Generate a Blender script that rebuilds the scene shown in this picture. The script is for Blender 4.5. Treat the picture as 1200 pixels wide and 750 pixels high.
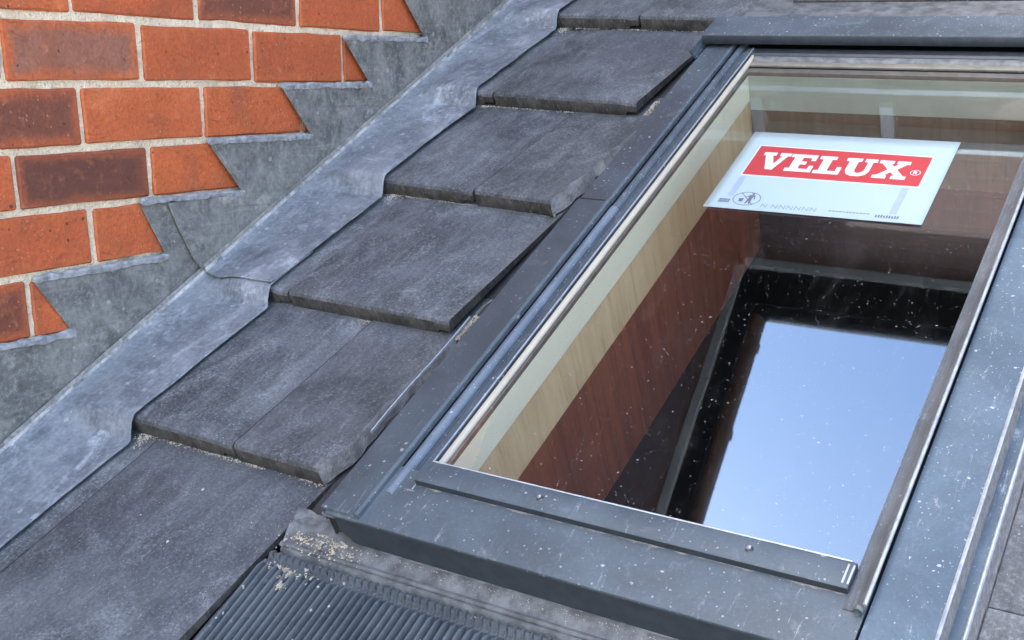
import bpy, bmesh, math, random
from mathutils import Matrix, Vector, noise

for o in list(bpy.data.objects):
    bpy.data.objects.remove(o)
S = bpy.context.scene
COL = S.collection
R = math.radians
random.seed(7)

# ------------------------------------------------------------------ camera
CAM_LOC = Vector((1.33407, -1.04169, -0.13351))
CAM_ROT = Matrix(((0.85296, -0.18013, 0.48991),
                  (0.52151, 0.25473, -0.81433),
                  (0.02189, 0.95009, 0.31122)))
cam_data = bpy.data.cameras.new('camera')
cam = bpy.data.objects.new('camera', cam_data)
COL.objects.link(cam)
cam.matrix_world = Matrix.Translation(CAM_LOC) @ CAM_ROT.to_4x4()
cam_data.sensor_fit = 'HORIZONTAL'
cam_data.sensor_width = 36.0
cam_data.lens = 1290.0 / 1200.0 * 36.0
cam_data.shift_y = 125.0 / 1200.0
cam_data.clip_start = 0.02
cam_data.clip_end = 600.0
S.camera = cam

# ------------------------------------------------------------------ sky, sun, exposure
SUN_EL, SUN_AZ = R(46), R(-128)      # azimuth clockwise from +Y
world = bpy.data.worlds.new('World')
S.world = world
world.use_nodes = True
wn = world.node_tree
wn.nodes.clear()
sky = wn.nodes.new('ShaderNodeTexSky')
sky.sky_type = 'NISHITA'
sky.sun_disc = False
sky.sun_elevation = SUN_EL
sky.sun_rotation = SUN_AZ
sky.air_density = 0.8
sky.dust_density = 5.0
sky.ozone_density = 1.0
bg = wn.nodes.new('ShaderNodeBackground')
bg.inputs['Strength'].default_value = 0.15
wo = wn.nodes.new('ShaderNodeOutputWorld')
wn.links.new(sky.outputs[0], bg.inputs['Color'])
wn.links.new(bg.outputs[0], wo.inputs['Surface'])

sd = bpy.data.lights.new('sun', 'SUN')
sd.energy = 3.0
sd.angle = R(0.6)
sd.color = (1.0, 0.95, 0.88)
sun = bpy.data.objects.new('sun', sd)
COL.objects.link(sun)
sdir = Vector((math.sin(SUN_AZ) * math.cos(SUN_EL), math.cos(SUN_AZ) * math.cos(SUN_EL), math.sin(SUN_EL)))
sun.rotation_euler = sdir.to_track_quat('Z', 'Y').to_euler()
sun.location = sdir * 20

S.render.engine = 'CYCLES'
S.view_settings.view_transform = 'Standard'
S.view_settings.look = 'None'
S.view_settings.gamma = 1.0
S.view_settings.use_curve_mapping = False
S.view_settings.exposure = 3.42
S.cycles.max_bounces = 10
S.cycles.transparent_max_bounces = 16

# ------------------------------------------------------------------ frames
TH = 0.4611015891
W0 = -0.5038066804
CT, ST = math.cos(TH), math.sin(TH)
RF = Matrix(((1, 0, 0, 0), (0, CT, -ST, -ST * W0), (0, ST, CT, CT * W0), (0, 0, 0, 1)))   # (u, v, w) -> world


def fold_z(y):
    return y * ST / CT + W0 / CT


# ------------------------------------------------------------------ node helpers
class NT:
    def __init__(self, name):
        self.m = bpy.data.materials.new(name)
        self.m.use_nodes = True
        self.t = self.m.node_tree
        self.t.nodes.clear()
        self.out = self.n('OutputMaterial')
        self._tc = None

    def n(self, kind, **kw):
        nd = self.t.nodes.new('ShaderNode' + kind)
        for k, v in kw.items():
            setattr(nd, k, v)
        return nd

    def l(self, a, b):
        self.t.links.new(a, b)

    def setin(self, nd, key, v):
        if hasattr(v, 'is_output') or hasattr(v, 'links'):
            self.l(v, nd.inputs[key])
        else:
            nd.inputs[key].default_value = v

    def tc(self, which='Object'):
        if self._tc is None:
            self._tc = self.n('TexCoord')
        return self._tc.outputs[which]

    def coord(self, scale=(1, 1, 1), rnd=0.0, which='Object'):
        c = self.tc(which)
        if rnd:
            oi = self.n('ObjectInfo')
            mu = self.n('Math', operation='MULTIPLY')
            self.l(oi.outputs['Random'], mu.inputs[0])
            mu.inputs[1].default_value = rnd
            ad = self.n('VectorMath', operation='ADD')
            self.l(c, ad.inputs[0])
            self.l(mu.outputs[0], ad.inputs[1])
            c = ad.outputs[0]
        mp = self.n('Mapping')
        self.l(c, mp.inputs['Vector'])
        mp.inputs['Scale'].default_value = scale
        return mp.outputs[0]

    def noise(self, co, scale, detail=4, rough=0.55, dist=0.0):
        nd = self.n('TexNoise')
        self.l(co, nd.inputs['Vector'])
        nd.inputs['Scale'].default_value = scale
        nd.inputs['Detail'].default_value = detail
        nd.inputs['Roughness'].default_value = rough
        nd.inputs['Distortion'].default_value = dist
        return nd.outputs['Fac']

    def voro(self, co, scale, feature='F1', rnd=1.0):
        nd = self.n('TexVoronoi', feature=feature)
        self.l(co, nd.inputs['Vector'])
        nd.inputs['Scale'].default_value = scale
        nd.inputs['Randomness'].default_value = rnd
        return nd

    def rng(self, v, a, b, c=0.0, d=1.0):
        nd = self.n('MapRange', interpolation_type='SMOOTHSTEP')
        self.l(v, nd.inputs['Value'])
        nd.inputs['From Min'].default_value = a
        nd.inputs['From Max'].default_value = b
        nd.inputs['To Min'].default_value = c
        nd.inputs['To Max'].default_value = d
        return nd.outputs[0]

    def math(self, op, a, b=0.0):
        nd = self.n('Math', operation=op)
        self.setin(nd, 0, a)
        self.setin(nd, 1, b)
        return nd.outputs[0]

    def mix(self, f, a, b, mode='MIX'):
        nd = self.n('Mix', data_type='RGBA', blend_type=mode)
        self.setin(nd, 'Factor', f)
        for i, v in ((6, a), (7, b)):
            if hasattr(v, 'is_output'):
                self.l(v, nd.inputs[i])
            else:
                nd.inputs[i].default_value = (*v, 1)
        return nd.outputs[2]

    def bump(self, h, strength=0.3, dist=0.002, prev=None):
        nd = self.n('Bump')
        nd.inputs['Strength'].default_value = strength
        nd.inputs['Distance'].default_value = dist
        self.l(h, nd.inputs['Height'])
        if prev is not None:
            self.l(prev, nd.inputs['Normal'])
        return nd.outputs[0]

    def principled(self, col, rough=0.6, metal=0.0, normal=None, spec=0.5):
        p = self.n('BsdfPrincipled')
        if hasattr(col, 'is_output'):
            self.l(col, p.inputs['Base Color'])
        else:
            p.inputs['Base Color'].default_value = (*col, 1)
        self.setin(p, 'Roughness', rough)
        self.setin(p, 'Metallic', metal)
        p.inputs['Specular IOR Level'].default_value = spec
        if normal is not None:
            self.l(normal, p.inputs['Normal'])
        return p

    def done(self, sh):
        self.l(sh.outputs[0] if hasattr(sh, 'outputs') else sh, self.out.inputs['Surface'])
        return self.m

    def specks(self, co, scale, size, amount):
        """small irregular spots: 0..1"""
        wob = self.n('VectorMath', operation='ADD')
        nz = self.n('TexNoise')
        self.l(co, nz.inputs['Vector'])
        nz.inputs['Scale'].default_value = scale * 2.2
        nz.inputs['Detail'].default_value = 2
        sc = self.n('VectorMath', operation='SCALE')
        self.l(nz.outputs['Color'], sc.inputs[0])
        sc.inputs['Scale'].default_value = 0.5 / scale
        self.l(co, wob.inputs[0])
        self.l(sc.outputs[0], wob.inputs[1])
        v = self.voro(wob.outputs[0], scale)
        sp = self.n('SeparateColor')
        self.l(v.outputs['Color'], sp.inputs[0])
        rad = self.math('MULTIPLY', sp.outputs[0], size)
        d = self.math('SUBTRACT', rad, v.outputs['Distance'])
        a = self.rng(d, 0.0, 0.07)
        keep = self.math('LESS_THAN', sp.outputs[1], amount)
        return self.math('MULTIPLY', a, keep)


# ------------------------------------------------------------------ materials
def mat_brick():
    g = NT('brick_clay')
    oi = g.n('ObjectInfo')
    co = g.coord(rnd=37.0)
    sx = g.n('SeparateXYZ')
    g.l(g.tc('Generated'), sx.inputs[0])
    ey = g.math('MULTIPLY', g.math('SUBTRACT', 0.5, g.math('ABSOLUTE', g.math('SUBTRACT', sx.outputs[1], 0.5))), 2.9)
    ez = g.math('SUBTRACT', 0.5, g.math('ABSOLUTE', g.math('SUBTRACT', sx.outputs[2], 0.5)))
    e = g.math('MINIMUM', ey, ez)
    n1 = g.noise(co, 26, 5, 0.65)
    e2 = g.math('ADD', e, g.math('MULTIPLY', g.math('SUBTRACT', n1, 0.5), 0.35))
    inner = g.rng(e2, 0.02, 0.30)
    amt = g.math('MULTIPLY', g.math('ADD', g.math('MULTIPLY', inner, 0.75), g.math('MULTIPLY', oi.outputs['Alpha'], 0.62)), 0.9)
    amt.node.use_clamp = True
    rim = g.mix(oi.outputs['Random'], (0.46, 0.115, 0.035), (0.38, 0.088, 0.029))
    c = g.mix(amt, rim, oi.outputs['Color'])
    fine = g.noise(co, 210, 4, 0.7)
    c = g.mix(g.rng(fine, 0.35, 0.75), c, g.mix(0.45, c, (0.10, 0.035, 0.02)))
    drift = g.noise(co, 11, 4, 0.6, 0.8)
    c = g.mix(g.rng(drift, 0.45, 0.75, 0, 0.55), c, (0.20, 0.062, 0.030))
    c = g.mix(g.rng(drift, 0.25, 0.42, 0.35, 0), c, (0.56, 0.19, 0.075))
    mott = g.noise(co, 60, 4, 0.6)
    c = g.mix(g.rng(mott, 0.55, 0.8, 0, 0.45), c, (0.46, 0.17, 0.075))
    lime = g.specks(co, 190, 0.36, 0.30)
    c = g.mix(g.math('MULTIPLY', lime, 0.28), c, (0.62, 0.36, 0.22))
    pit = g.specks(co, 110, 0.30, 0.07)
    c = g.mix(g.math('MULTIPLY', pit, 0.8), c, (0.06, 0.022, 0.016))
    h = g.math('ADD', g.math('MULTIPLY', fine, 0.5), g.math('ADD', mott, g.math('SUBTRACT', g.math('MULTIPLY', lime, 0.5), g.math('MULTIPLY', pit, 1.2))))
    crease = g.noise(g.coord((1, 1, 2.2), rnd=19.0), 38, 5, 0.75, 1.6)
    c = g.mix(g.rng(crease, 0.63, 0.76, 0, 0.30), c, (0.14, 0.045, 0.026))
    c = g.mix(g.rng(crease, 0.28, 0.36, 0.35, 0), c, (0.60, 0.24, 0.12))
    h = g.math('SUBTRACT', h, g.math('MULTIPLY', g.rng(crease, 0.56, 0.76), 0.55))
    nb = g.bump(h, 0.75, 0.0028)
    return g.done(g.principled(c, 0.82, 0, nb, 0.3))


def mat_mortar():
    g = NT('lime_mortar')
    co = g.coord()
    n1 = g.noise(co, 70, 6, 0.7)
    n2 = g.noise(co, 300, 3, 0.7)
    n3 = g.noise(co, 14, 4, 0.6)
    c = g.mix(g.rng(n1, 0.3, 0.7), (0.88, 0.75, 0.53), (0.70, 0.58, 0.40))
    c = g.mix(g.rng(n3, 0.52, 0.75, 0, 0.6), c, (0.24, 0.205, 0.16))
    c = g.mix(g.rng(n2, 0.57, 0.70, 0, 0.6), c, (0.09, 0.078, 0.062))
    nb = g.bump(g.math('ADD', n1, g.math('MULTIPLY', n2, 0.7)), 1.0, 0.008)
    return g.done(g.principled(c, 0.95, 0, nb, 0.2))


def mat_brick_far(axis):
    g = NT('brickwork_' + axis)
    co = g.tc('Object')
    sx = g.n('SeparateXYZ')
    g.l(co, sx.inputs[0])
    cb = g.n('CombineXYZ')
    g.l(sx.outputs[1 if axis == 'y' else 0], cb.inputs[0])
    g.l(sx.outputs[2], cb.inputs[1])
    b = g.n('TexBrick')
    g.l(cb.outputs[0], b.inputs['Vector'])
    b.inputs['Scale'].default_value = 1.0
    b.inputs['Mortar Size'].default_value = 0.006
    b.inputs['Mortar Smooth'].default_value = 0.2
    b.inputs['Brick Width'].default_value = 0.226
    b.inputs['Row Height'].default_value = 0.0855
    b.inputs['Color1'].default_value = (0.10, 0.048, 0.033, 1)
    b.inputs['Color2'].default_value = (0.09, 0.045, 0.032, 1)
    b.inputs['Mortar'].default_value = (0.085, 0.055, 0.042, 1)
    n1 = g.noise(co, 40, 4, 0.6)
    c = g.mix(g.rng(n1, 0.4, 0.75, 0, 0.5), b.outputs['Color'], (0.07, 0.04, 0.03))
    inv = g.math('SUBTRACT', 1.0, b.outputs['Fac'])
    nb = g.bump(g.math('ADD', inv, g.math('MULTIPLY', n1, 0.3)), 0.8, 0.006)
    return g.done(g.principled(c, 0.85, 0, nb, 0.3))


def mat_tile():
    g = NT('concrete_tile')
    co = g.coord(rnd=23.0)
    st = g.coord((5.0, 1.0, 1.0), rnd=11.0)
    a = g.noise(co, 7.5, 6, 0.62, 0.6)
    b = g.noise(st, 9, 6, 0.65, 0.3)
    f = g.noise(co, 260, 4, 0.75)
    c = g.mix(g.rng(a, 0.32, 0.68), (0.034, 0.038, 0.040), (0.088, 0.095, 0.097))
    c = g.mix(g.rng(b, 0.45, 0.75, 0, 0.45), c, (0.140, 0.146, 0.145))
    d = g.noise(co, 3.2, 3, 0.5, 1.2)
    c = g.mix(g.rng(d, 0.56, 0.62, 0, 0.40), c, (0.060, 0.062, 0.072))
    c = g.mix(g.rng(f, 0.48, 0.72, 0, 0.60), c, (0.185, 0.196, 0.200))
    f2 = g.noise(g.coord((2.2, 0.8, 1), rnd=13.0), 70, 6, 0.75, 0.3)
    c = g.mix(g.rng(f2, 0.50, 0.70, 0, 0.40), c, (0.165, 0.176, 0.180))
    c = g.mix(g.rng(f2, 0.30, 0.46, 0.30, 0), c, (0.030, 0.035, 0.038))
    c = g.mix(g.rng(f, 0.28, 0.46, 0.55, 0), c, (0.025, 0.027, 0.033))
    dd = g.noise(g.coord((1.6, 1.0, 1.0), rnd=31.0), 9, 6, 0.7, 1.0)
    c = g.mix(g.math('MULTIPLY', g.rng(dd, 0.48, 0.74, 0, 0.8), g.rng(f, 0.35, 0.65, 0.1, 0.9)), c, (0.235, 0.248, 0.252))
    sp = g.specks(co, 190, 0.30, 0.16)
    c = g.mix(g.math('MULTIPLY', sp, 0.3), c, (0.42, 0.42, 0.40))
    scr = g.noise(g.coord((3, 40, 1), rnd=5.0), 12, 5, 0.7)
    c = g.mix(g.rng(scr, 0.66, 0.74, 0, 0.22), c, (0.32, 0.33, 0.33))
    oi = g.n('ObjectInfo')
    c = g.mix(g.rng(oi.outputs['Random'], 0.0, 1.0, 0.0, 0.35), c, g.mix(0.5, c, (0.03, 0.034, 0.037)))
    nb = g.bump(g.math('ADD', g.math('MULTIPLY', f, 0.6), g.math('MULTIPLY', b, 0.8)), 0.40, 0.0016)
    return g.done(g.principled(c, g.rng(a, 0.3, 0.7, 0.62, 0.78), 0, nb, 0.3))


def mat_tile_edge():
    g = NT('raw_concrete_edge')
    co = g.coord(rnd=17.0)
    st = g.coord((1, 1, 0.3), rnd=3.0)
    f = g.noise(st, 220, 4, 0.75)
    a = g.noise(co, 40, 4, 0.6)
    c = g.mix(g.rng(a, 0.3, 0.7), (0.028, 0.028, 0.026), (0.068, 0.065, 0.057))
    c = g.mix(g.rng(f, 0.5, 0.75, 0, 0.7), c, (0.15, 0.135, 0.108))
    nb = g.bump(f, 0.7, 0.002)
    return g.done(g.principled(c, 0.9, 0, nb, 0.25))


def mat_tile_break():
    g = NT('broken_concrete')
    co = g.coord(rnd=9.0)
    f = g.noise(co, 130, 6, 0.7)
    a = g.noise(co, 35, 4, 0.6)
    c = g.mix(g.rng(a, 0.3, 0.7), (0.17, 0.168, 0.158), (0.36, 0.35, 0.325))
    c = g.mix(g.rng(f, 0.5, 0.7, 0, 0.6), c, (0.14, 0.135, 0.13))
    nb = g.bump(f, 1.0, 0.005)
    return g.done(g.principled(c, 0.95, 0, nb, 0.2))


def mat_lead(name, base, lite, patina, pat_amt, blue):
    g = NT(name)
    co = g.coord()
    a = g.noise(co, 11, 6, 0.65, 0.8)
    b = g.noise(g.coord((1.0, 4.0, 1.0)), 16, 6, 0.7, 0.4)
    f = g.noise(co, 150, 5, 0.7)
    big = g.noise(g.coord((1.6, 0.8, 1.2)), 7.5, 6, 0.68, 1.2)
    c = g.mix(g.rng(a, 0.3, 0.7), base, lite)
    c = g.mix(g.rng(b, 0.5, 0.75, 0, 0.5), c, blue)
    c = g.mix(g.rng(f, 0.48, 0.72, 0, 0.8), c, tuple(min(1, x * 1.25) for x in lite))
    mid = g.noise(co, 48, 5, 0.7, 0.5)
    c = g.mix(g.rng(mid, 0.50, 0.68, 0, 0.55), c, tuple(min(1, x * 1.35) for x in lite))
    c = g.mix(g.rng(mid, 0.30, 0.46, 0.5, 0), c, tuple(x * 0.6 for x in base))
    c = g.mix(g.rng(f, 0.25, 0.45, 0.5, 0), c, tuple(x * 0.55 for x in base))
    c = g.mix(g.math('MULTIPLY', g.rng(big, 0.53, 0.72), g.rng(f, 0.3, 0.65, 0.2, pat_amt)), c, patina)
    sp = g.specks(co, 75, 0.42, 0.16)
    c = g.mix(g.math('MULTIPLY', sp, pat_amt * 0.5), c, patina)
    mp = g.n('Mapping')
    g.l(g.tc(), mp.inputs['Vector'])
    mp.inputs['Rotation'].default_value = (-TH if 'grey' in name else 0.0, 0, 0)
    mp.inputs['Scale'].default_value = (1, 0.6, 16) if 'grey' in name else (16, 0.7, 1)
    lines = g.noise(mp.outputs[0], 14, 6, 0.72, 0.4)
    c = g.mix(g.rng(lines, 0.55, 0.72, 0, 0.55), c, tuple(min(1, x * 1.4) for x in lite))
    c = g.mix(g.rng(lines, 0.28, 0.42, 0.6, 0), c, tuple(x * 0.55 for x in base))
    scr = g.noise(g.coord((30, 2, 2)), 7, 5, 0.7, 0.5)
    c = g.mix(g.rng(scr, 0.67, 0.73, 0, 0.35), c, patina)
    rib = g.noise(co, 32, 4, 0.6)
    nb = g.bump(g.math('ADD', rib, g.math('MULTIPLY', f, 0.3)), 0.45, 0.004)
    return g.done(g.principled(c, g.rng(a, 0.3, 0.7, 0.55, 0.72), 0.0, nb, 0.35))


def mat_metal(name, base, speck=0.5, rough=0.55, amount=0.25, scale=42):
    g = NT(name)
    co = g.coord()
    a = g.noise(co, 9, 5, 0.6, 0.5)
    f = g.noise(co, 320, 3, 0.7)
    dk = tuple(x * 0.86 for x in base)
    lt = tuple(x * 1.22 + 0.006 for x in base)
    c = g.mix(g.rng(a, 0.3, 0.7), dk, lt)
    c = g.mix(g.rng(f, 0.55, 0.8, 0, 0.16), c, (0.30, 0.32, 0.33))
    c = g.mix(g.rng(f, 0.25, 0.46, 0.35, 0), c, tuple(x * 0.5 for x in base))
    dust = g.noise(co, 26, 6, 0.7, 0.6)
    c = g.mix(g.rng(dust, 0.54, 0.80, 0, 0.28), c, (0.26, 0.285, 0.30))
    scuff = g.noise(g.coord((1.0, 0.18, 1.0)), 95, 5, 0.8, 0.8)
    c = g.mix(g.math('MULTIPLY', g.rng(scuff, 0.58, 0.70), g.rng(dust, 0.45, 0.62, 0.05, 0.55)), c, (0.34, 0.36, 0.38))
    s1 = g.specks(co, scale * 2.1, 0.25, amount)
    s2 = g.specks(co, scale * 5.5, 0.32, amount)
    sp = g.math('MAXIMUM', s1, g.math('MULTIPLY', s2, 0.7))
    c = g.mix(g.math('MULTIPLY', sp, speck), c, (0.60, 0.61, 0.62))
    mark = g.noise(g.coord((1, 0.4, 1)), 60, 5, 0.75, 1.0)
    c = g.mix(g.rng(mark, 0.66, 0.76, 0, 0.4 * speck), c, (0.5, 0.51, 0.53))
    nb = g.bump(g.math('ADD', f, g.math('MULTIPLY', sp, 1.2)), 0.12, 0.001)
    rr = g.rng(a, 0.3, 0.7, rough - 0.06, rough + 0.10)
    return g.done(g.principled(c, rr, 0.0, nb, 0.32))


def mat_plain(name, col, rough=0.6, var=0.2, scale=30, metal=0.0, bump=0.15, spec=0.4):
    g = NT(name)
    co = g.coord()
    a = g.noise(co, scale, 5, 0.65)
    c = g.mix(g.rng(a, 0.3, 0.7), tuple(x * (1 - var) for x in col), tuple(min(1, x * (1 + var)) for x in col))
    nb = g.bump(a, bump, 0.002)
    return g.done(g.principled(c, rough, metal, nb, spec))


def mat_wood(name, a, b, axis_scale, ring=0.5):
    g = NT(name)
    co = g.coord(axis_scale)
    n = g.noise(co, 5, 6, 0.6, 0.8)
    n2 = g.noise(co, 22, 4, 0.7, 0.2)
    big = g.noise(g.coord(), 6, 3, 0.5)
    c = g.mix(g.rng(n, 0.3, 0.7), a, b)
    c = g.mix(g.rng(n2, 0.52, 0.75, 0, ring), c, tuple(x * 0.35 for x in a))
    c = g.mix(g.rng(big, 0.5, 0.8, 0, 0.3), c, tuple(min(1, x * 1.3) for x in b))
    nb = g.bump(n2, 0.2, 0.001)
    return g.done(g.principled(c, 0.62, 0, nb, 0.35))


def mat_glass():
    g = NT('window_glass')
    co = g.coord()
    lw = g.n('LayerWeight')
    lw.inputs['Blend'].default_value = 0.5
    fres = g.math('ADD', 0.20, g.math('MULTIPLY', g.math('POWER', lw.outputs['Facing'], 5.0), 0.83))
    tr = g.n('BsdfTransparent')
    tr.inputs['Color'].default_value = (0.93, 0.955, 0.92, 1)
    gl = g.n('BsdfGlossy')
    gl.inputs['Roughness'].default_value = 0.022
    gl.inputs['Color'].default_value = (0.62, 0.82, 1, 1)
    wv = g.noise(co, 3.2, 2, 0.5)
    g.l(g.bump(wv, 0.05, 0.004), gl.inputs['Normal'])
    m1 = g.n('MixShader')
    g.l(fres, m1.inputs[0])
    g.l(tr.outputs[0], m1.inputs[1])
    g.l(gl.outputs[0], m1.inputs[2])
    s1 = g.specks(co, 170, 0.24, 0.30)
    s2 = g.specks(co, 300, 0.28, 0.40)
    s3 = g.specks(co, 90, 0.15, 0.08)
    film = g.noise(g.coord((1, 0.25, 1)), 24, 5, 0.7, 0.6)
    d = g.math('ADD', g.math('MULTIPLY', s1, 0.20), g.math('ADD', g.math('MULTIPLY', s2, 0.15), g.math('MULTIPLY', s3, 0.22)))
    d = g.math('ADD', d, g.rng(film, 0.5, 0.9, 0.0, 0.022))
    df = g.n('BsdfDiffuse')
    df.inputs['Color'].default_value = (0.72, 0.72, 0.70, 1)
    m2 = g.n('MixShader')
    g.l(d, m2.inputs[0])
    g.l(m1.outputs[0], m2.inputs[1])
    g.l(df.outputs[0], m2.inputs[2])
    return g.done(m2)


def mat_apron():
    g = NT('pleated_apron_foil')
    co = g.coord()
    a = g.noise(co, 14, 5, 0.65)
    f = g.noise(co, 120, 4, 0.7)
    c = g.mix(g.rng(a, 0.3, 0.7), (0.050, 0.058, 0.062), (0.085, 0.096, 0.100))
    c = g.mix(g.rng(f, 0.58, 0.8, 0, 0.4), c, (0.28, 0.29, 0.30))
    sp = g.specks(co, 110, 0.36, 0.14)
    c = g.mix(g.math('MULTIPLY', sp, 0.6), c, (0.60, 0.56, 0.47))
    nb = g.bump(f, 0.3, 0.0015)
    return g.done(g.principled(c, 0.5, 0.0, nb, 0.4))


M = dict(
    brick=mat_brick(), mortar=mat_mortar(), brick_y=mat_brick_far('y'), brick_x=mat_brick_far('x'),
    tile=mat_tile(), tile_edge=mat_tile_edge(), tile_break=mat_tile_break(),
    lead_wall=mat_lead('lead_sheet_grey', (0.075, 0.077, 0.070), (0.180, 0.180, 0.162), (0.40, 0.385, 0.325), 0.70, (0.070, 0.074, 0.070)),
    lead_roof=mat_lead('lead_sheet_patinated', (0.092, 0.108, 0.118), (0.185, 0.203, 0.212), (0.44, 0.48, 0.50), 0.70, (0.130, 0.160, 0.190)),
    lead_worn=mat_plain('lead_worn_fold', (0.25, 0.25, 0.23), 0.6, 0.6, 40, 0.1, 0.5),
    sealant=mat_plain('lead_sealant', (0.225, 0.235, 0.235), 0.6, 0.35, 90, 0.0, 0.6),
    cover=mat_metal('grey_aluminium', (0.050, 0.066, 0.076), 0.35),
    cover_b=mat_metal('grey_aluminium_spotted', (0.050, 0.066, 0.078), 0.60, 0.50, 0.45, 60),
    bead=mat_metal('blue_grey_bead', (0.090, 0.115, 0.138), 0.45, 0.36, 0.4, 60),
    cover_r=mat_metal('weathered_side_cover', (0.054, 0.080, 0.100), 0.40, 0.48, 0.35, 55),
    rail_r=mat_metal('dusty_rail', (0.075, 0.084, 0.088), 0.3, 0.5, 0.3, 60),
    dusty=mat_plain('dusty_side', (0.15, 0.145, 0.138), 0.85, 0.3, 160, 0, 0.6),
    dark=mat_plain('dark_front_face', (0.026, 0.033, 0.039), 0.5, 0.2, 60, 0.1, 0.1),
    black=mat_plain('black_rubber', (0.012, 0.012, 0.013), 0.7, 0.2, 60),
    flash=mat_plain('dusty_flashing', (0.095, 0.102, 0.102), 0.6, 0.45, 45, 0.0, 0.4),
    edge=mat_plain('bright_cut_edge', (0.29, 0.32, 0.335), 0.45, 0.2, 80, 0.2, 0.1),
    apron=mat_apron(),
    cream=mat_plain('cream_paint', (0.34, 0.31, 0.235), 0.5, 0.06, 20, 0, 0.05),
    olive=mat_plain('olive_gasket', (0.135, 0.125, 0.095), 0.6, 0.2, 40),
    pale_dimmed=mat_plain('dimmed_pale_sash', (0.36, 0.385, 0.33), 0.5, 0.06, 20),  # top sash copy of pale: dimness and pane reflection put into the colour
    tan_shaded=mat_wood('shaded_tan_plywood', (0.13, 0.088, 0.056), (0.18, 0.125, 0.082), (9, 14, 0.8), 0.4),  # tan board darkened by colour for the weaker light on the top reveal
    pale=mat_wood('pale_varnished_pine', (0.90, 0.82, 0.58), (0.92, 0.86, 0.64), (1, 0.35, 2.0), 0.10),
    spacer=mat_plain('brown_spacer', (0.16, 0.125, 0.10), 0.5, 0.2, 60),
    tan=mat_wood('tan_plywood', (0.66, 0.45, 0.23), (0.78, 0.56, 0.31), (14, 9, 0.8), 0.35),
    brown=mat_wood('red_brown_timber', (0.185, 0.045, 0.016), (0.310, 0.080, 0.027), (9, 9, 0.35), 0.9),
    brown_shaded=mat_wood('shaded_brown_timber', (0.075, 0.026, 0.016), (0.11, 0.038, 0.022), (14, 14, 0.9), 0.6),  # brown timber darkened by colour for the dim top side
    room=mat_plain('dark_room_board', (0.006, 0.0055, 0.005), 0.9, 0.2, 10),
    glass=mat_glass(),
    paper=mat_plain('pale_cyan_film', (0.265, 0.345, 0.345), 0.45, 0.015, 12, 0, 0.03),
    red=mat_plain('red_print', (0.31, 0.026, 0.028), 0.5, 0.06, 60, 0, 0.05),
    white=mat_plain('white_print', (0.41, 0.46, 0.45), 0.5, 0.02, 30, 0, 0.02),
    ink=mat_plain('grey_ink', (0.085, 0.085, 0.13), 0.6, 0.1, 60, 0, 0.02),
    tape=mat_plain('lilac_tape', (0.215, 0.27, 0.33), 0.5, 0.05, 60, 0, 0.02),
    greyink=mat_plain('pale_ink', (0.095, 0.115, 0.145), 0.6, 0.1, 60, 0, 0.02),
    sand=mat_plain('sandy_grit', (0.36, 0.32, 0.24), 0.95, 0.35, 120, 0, 0.8),
    soffit=mat_plain('black_soffit', (0.005, 0.005, 0.006), 0.7, 0.2, 20),
    gutter=mat_plain('brown_gutter', (0.13, 0.07, 0.045), 0.5, 0.3, 30),
    trim=mat_plain('grey_trim', (0.40, 0.39, 0.38), 0.6, 0.15, 20),
    whitetrim=mat_plain('pale_ledge', (0.26, 0.26, 0.25), 0.55, 0.1, 20),
    slate=mat_plain('house_roof_slate', (0.10, 0.105, 0.115), 0.7, 0.3, 12),
    ground=mat_plain('ground_paving', (0.24, 0.235, 0.22), 0.9, 0.25, 3),
    deck=mat_plain('roofing_felt', (0.035, 0.033, 0.032), 0.9, 0.25, 30),
    screw=mat_plain('steel_screw', (0.14, 0.15, 0.16), 0.3, 0.1, 100, 0.8),
)


# ------------------------------------------------------------------ object helpers
def obj(name, verts, faces, mats, parent=None, mids=None, smooth=False, bevel=0.0, bseg=2):
    me = bpy.data.meshes.new(name)
    me.from_pydata([tuple(v) for v in verts], [], faces)
    if not isinstance(mats, (list, tuple)):
        mats = [mats]
    for m in mats:
        me.materials.append(M[m])
    bm = bmesh.new()
    bm.from_mesh(me)
    if mids:
        bm.faces.ensure_lookup_table()
        for i, f in enumerate(bm.faces):
            f.material_index = mids[i]
    bmesh.ops.recalc_face_normals(bm, faces=bm.faces)
    if bevel:
        es = [e for e in bm.edges if len(e.link_faces) == 2 and e.calc_face_angle(0) > 0.5]
        bmesh.ops.bevel(bm, geom=es, offset=bevel, segments=bseg, affect='EDGES', profile=0.5, clamp_overlap=True)
    if smooth:
        for f in bm.faces:
            f.smooth = True
        for e in bm.edges:
            if len(e.link_faces) == 2 and e.calc_face_angle(0) > 0.7:
                e.smooth = False
    bm.to_mesh(me)
    bm.free()
    o = bpy.data.objects.new(name, me)
    COL.objects.link(o)
    if parent is not None:
        o.parent = parent
    return o


def tag(o, label, cat, group=None, kind=None):
    if label:
        o['label'] = label
    if cat:
        o['category'] = cat
    if group:
        o['group'] = group
    if kind:
        o['kind'] = kind
    return o


def root(name, label, cat, mat=None, group=None):
    o = bpy.data.objects.new(name, None)
    o.empty_display_size = 0.05
    COL.objects.link(o)
    if mat is not None:
        o.matrix_world = mat
    return tag(o, label, cat, group)


def box_vf(x0, x1, y0, y1, z0, z1):
    v = [(x, y, z) for x in (x0, x1) for y in (y0, y1) for z in (z0, z1)]
    f = [(0, 1, 3, 2), (4, 6, 7, 5), (0, 4, 5, 1), (2, 3, 7, 6), (0, 2, 6, 4), (1, 5, 7, 3)]
    return v, f


def box(name, b, mats, parent=None, bevel=0.0, **k):
    v, f = box_vf(*b)
    return obj(name, v, f, mats, parent, bevel=bevel, **k)


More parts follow.
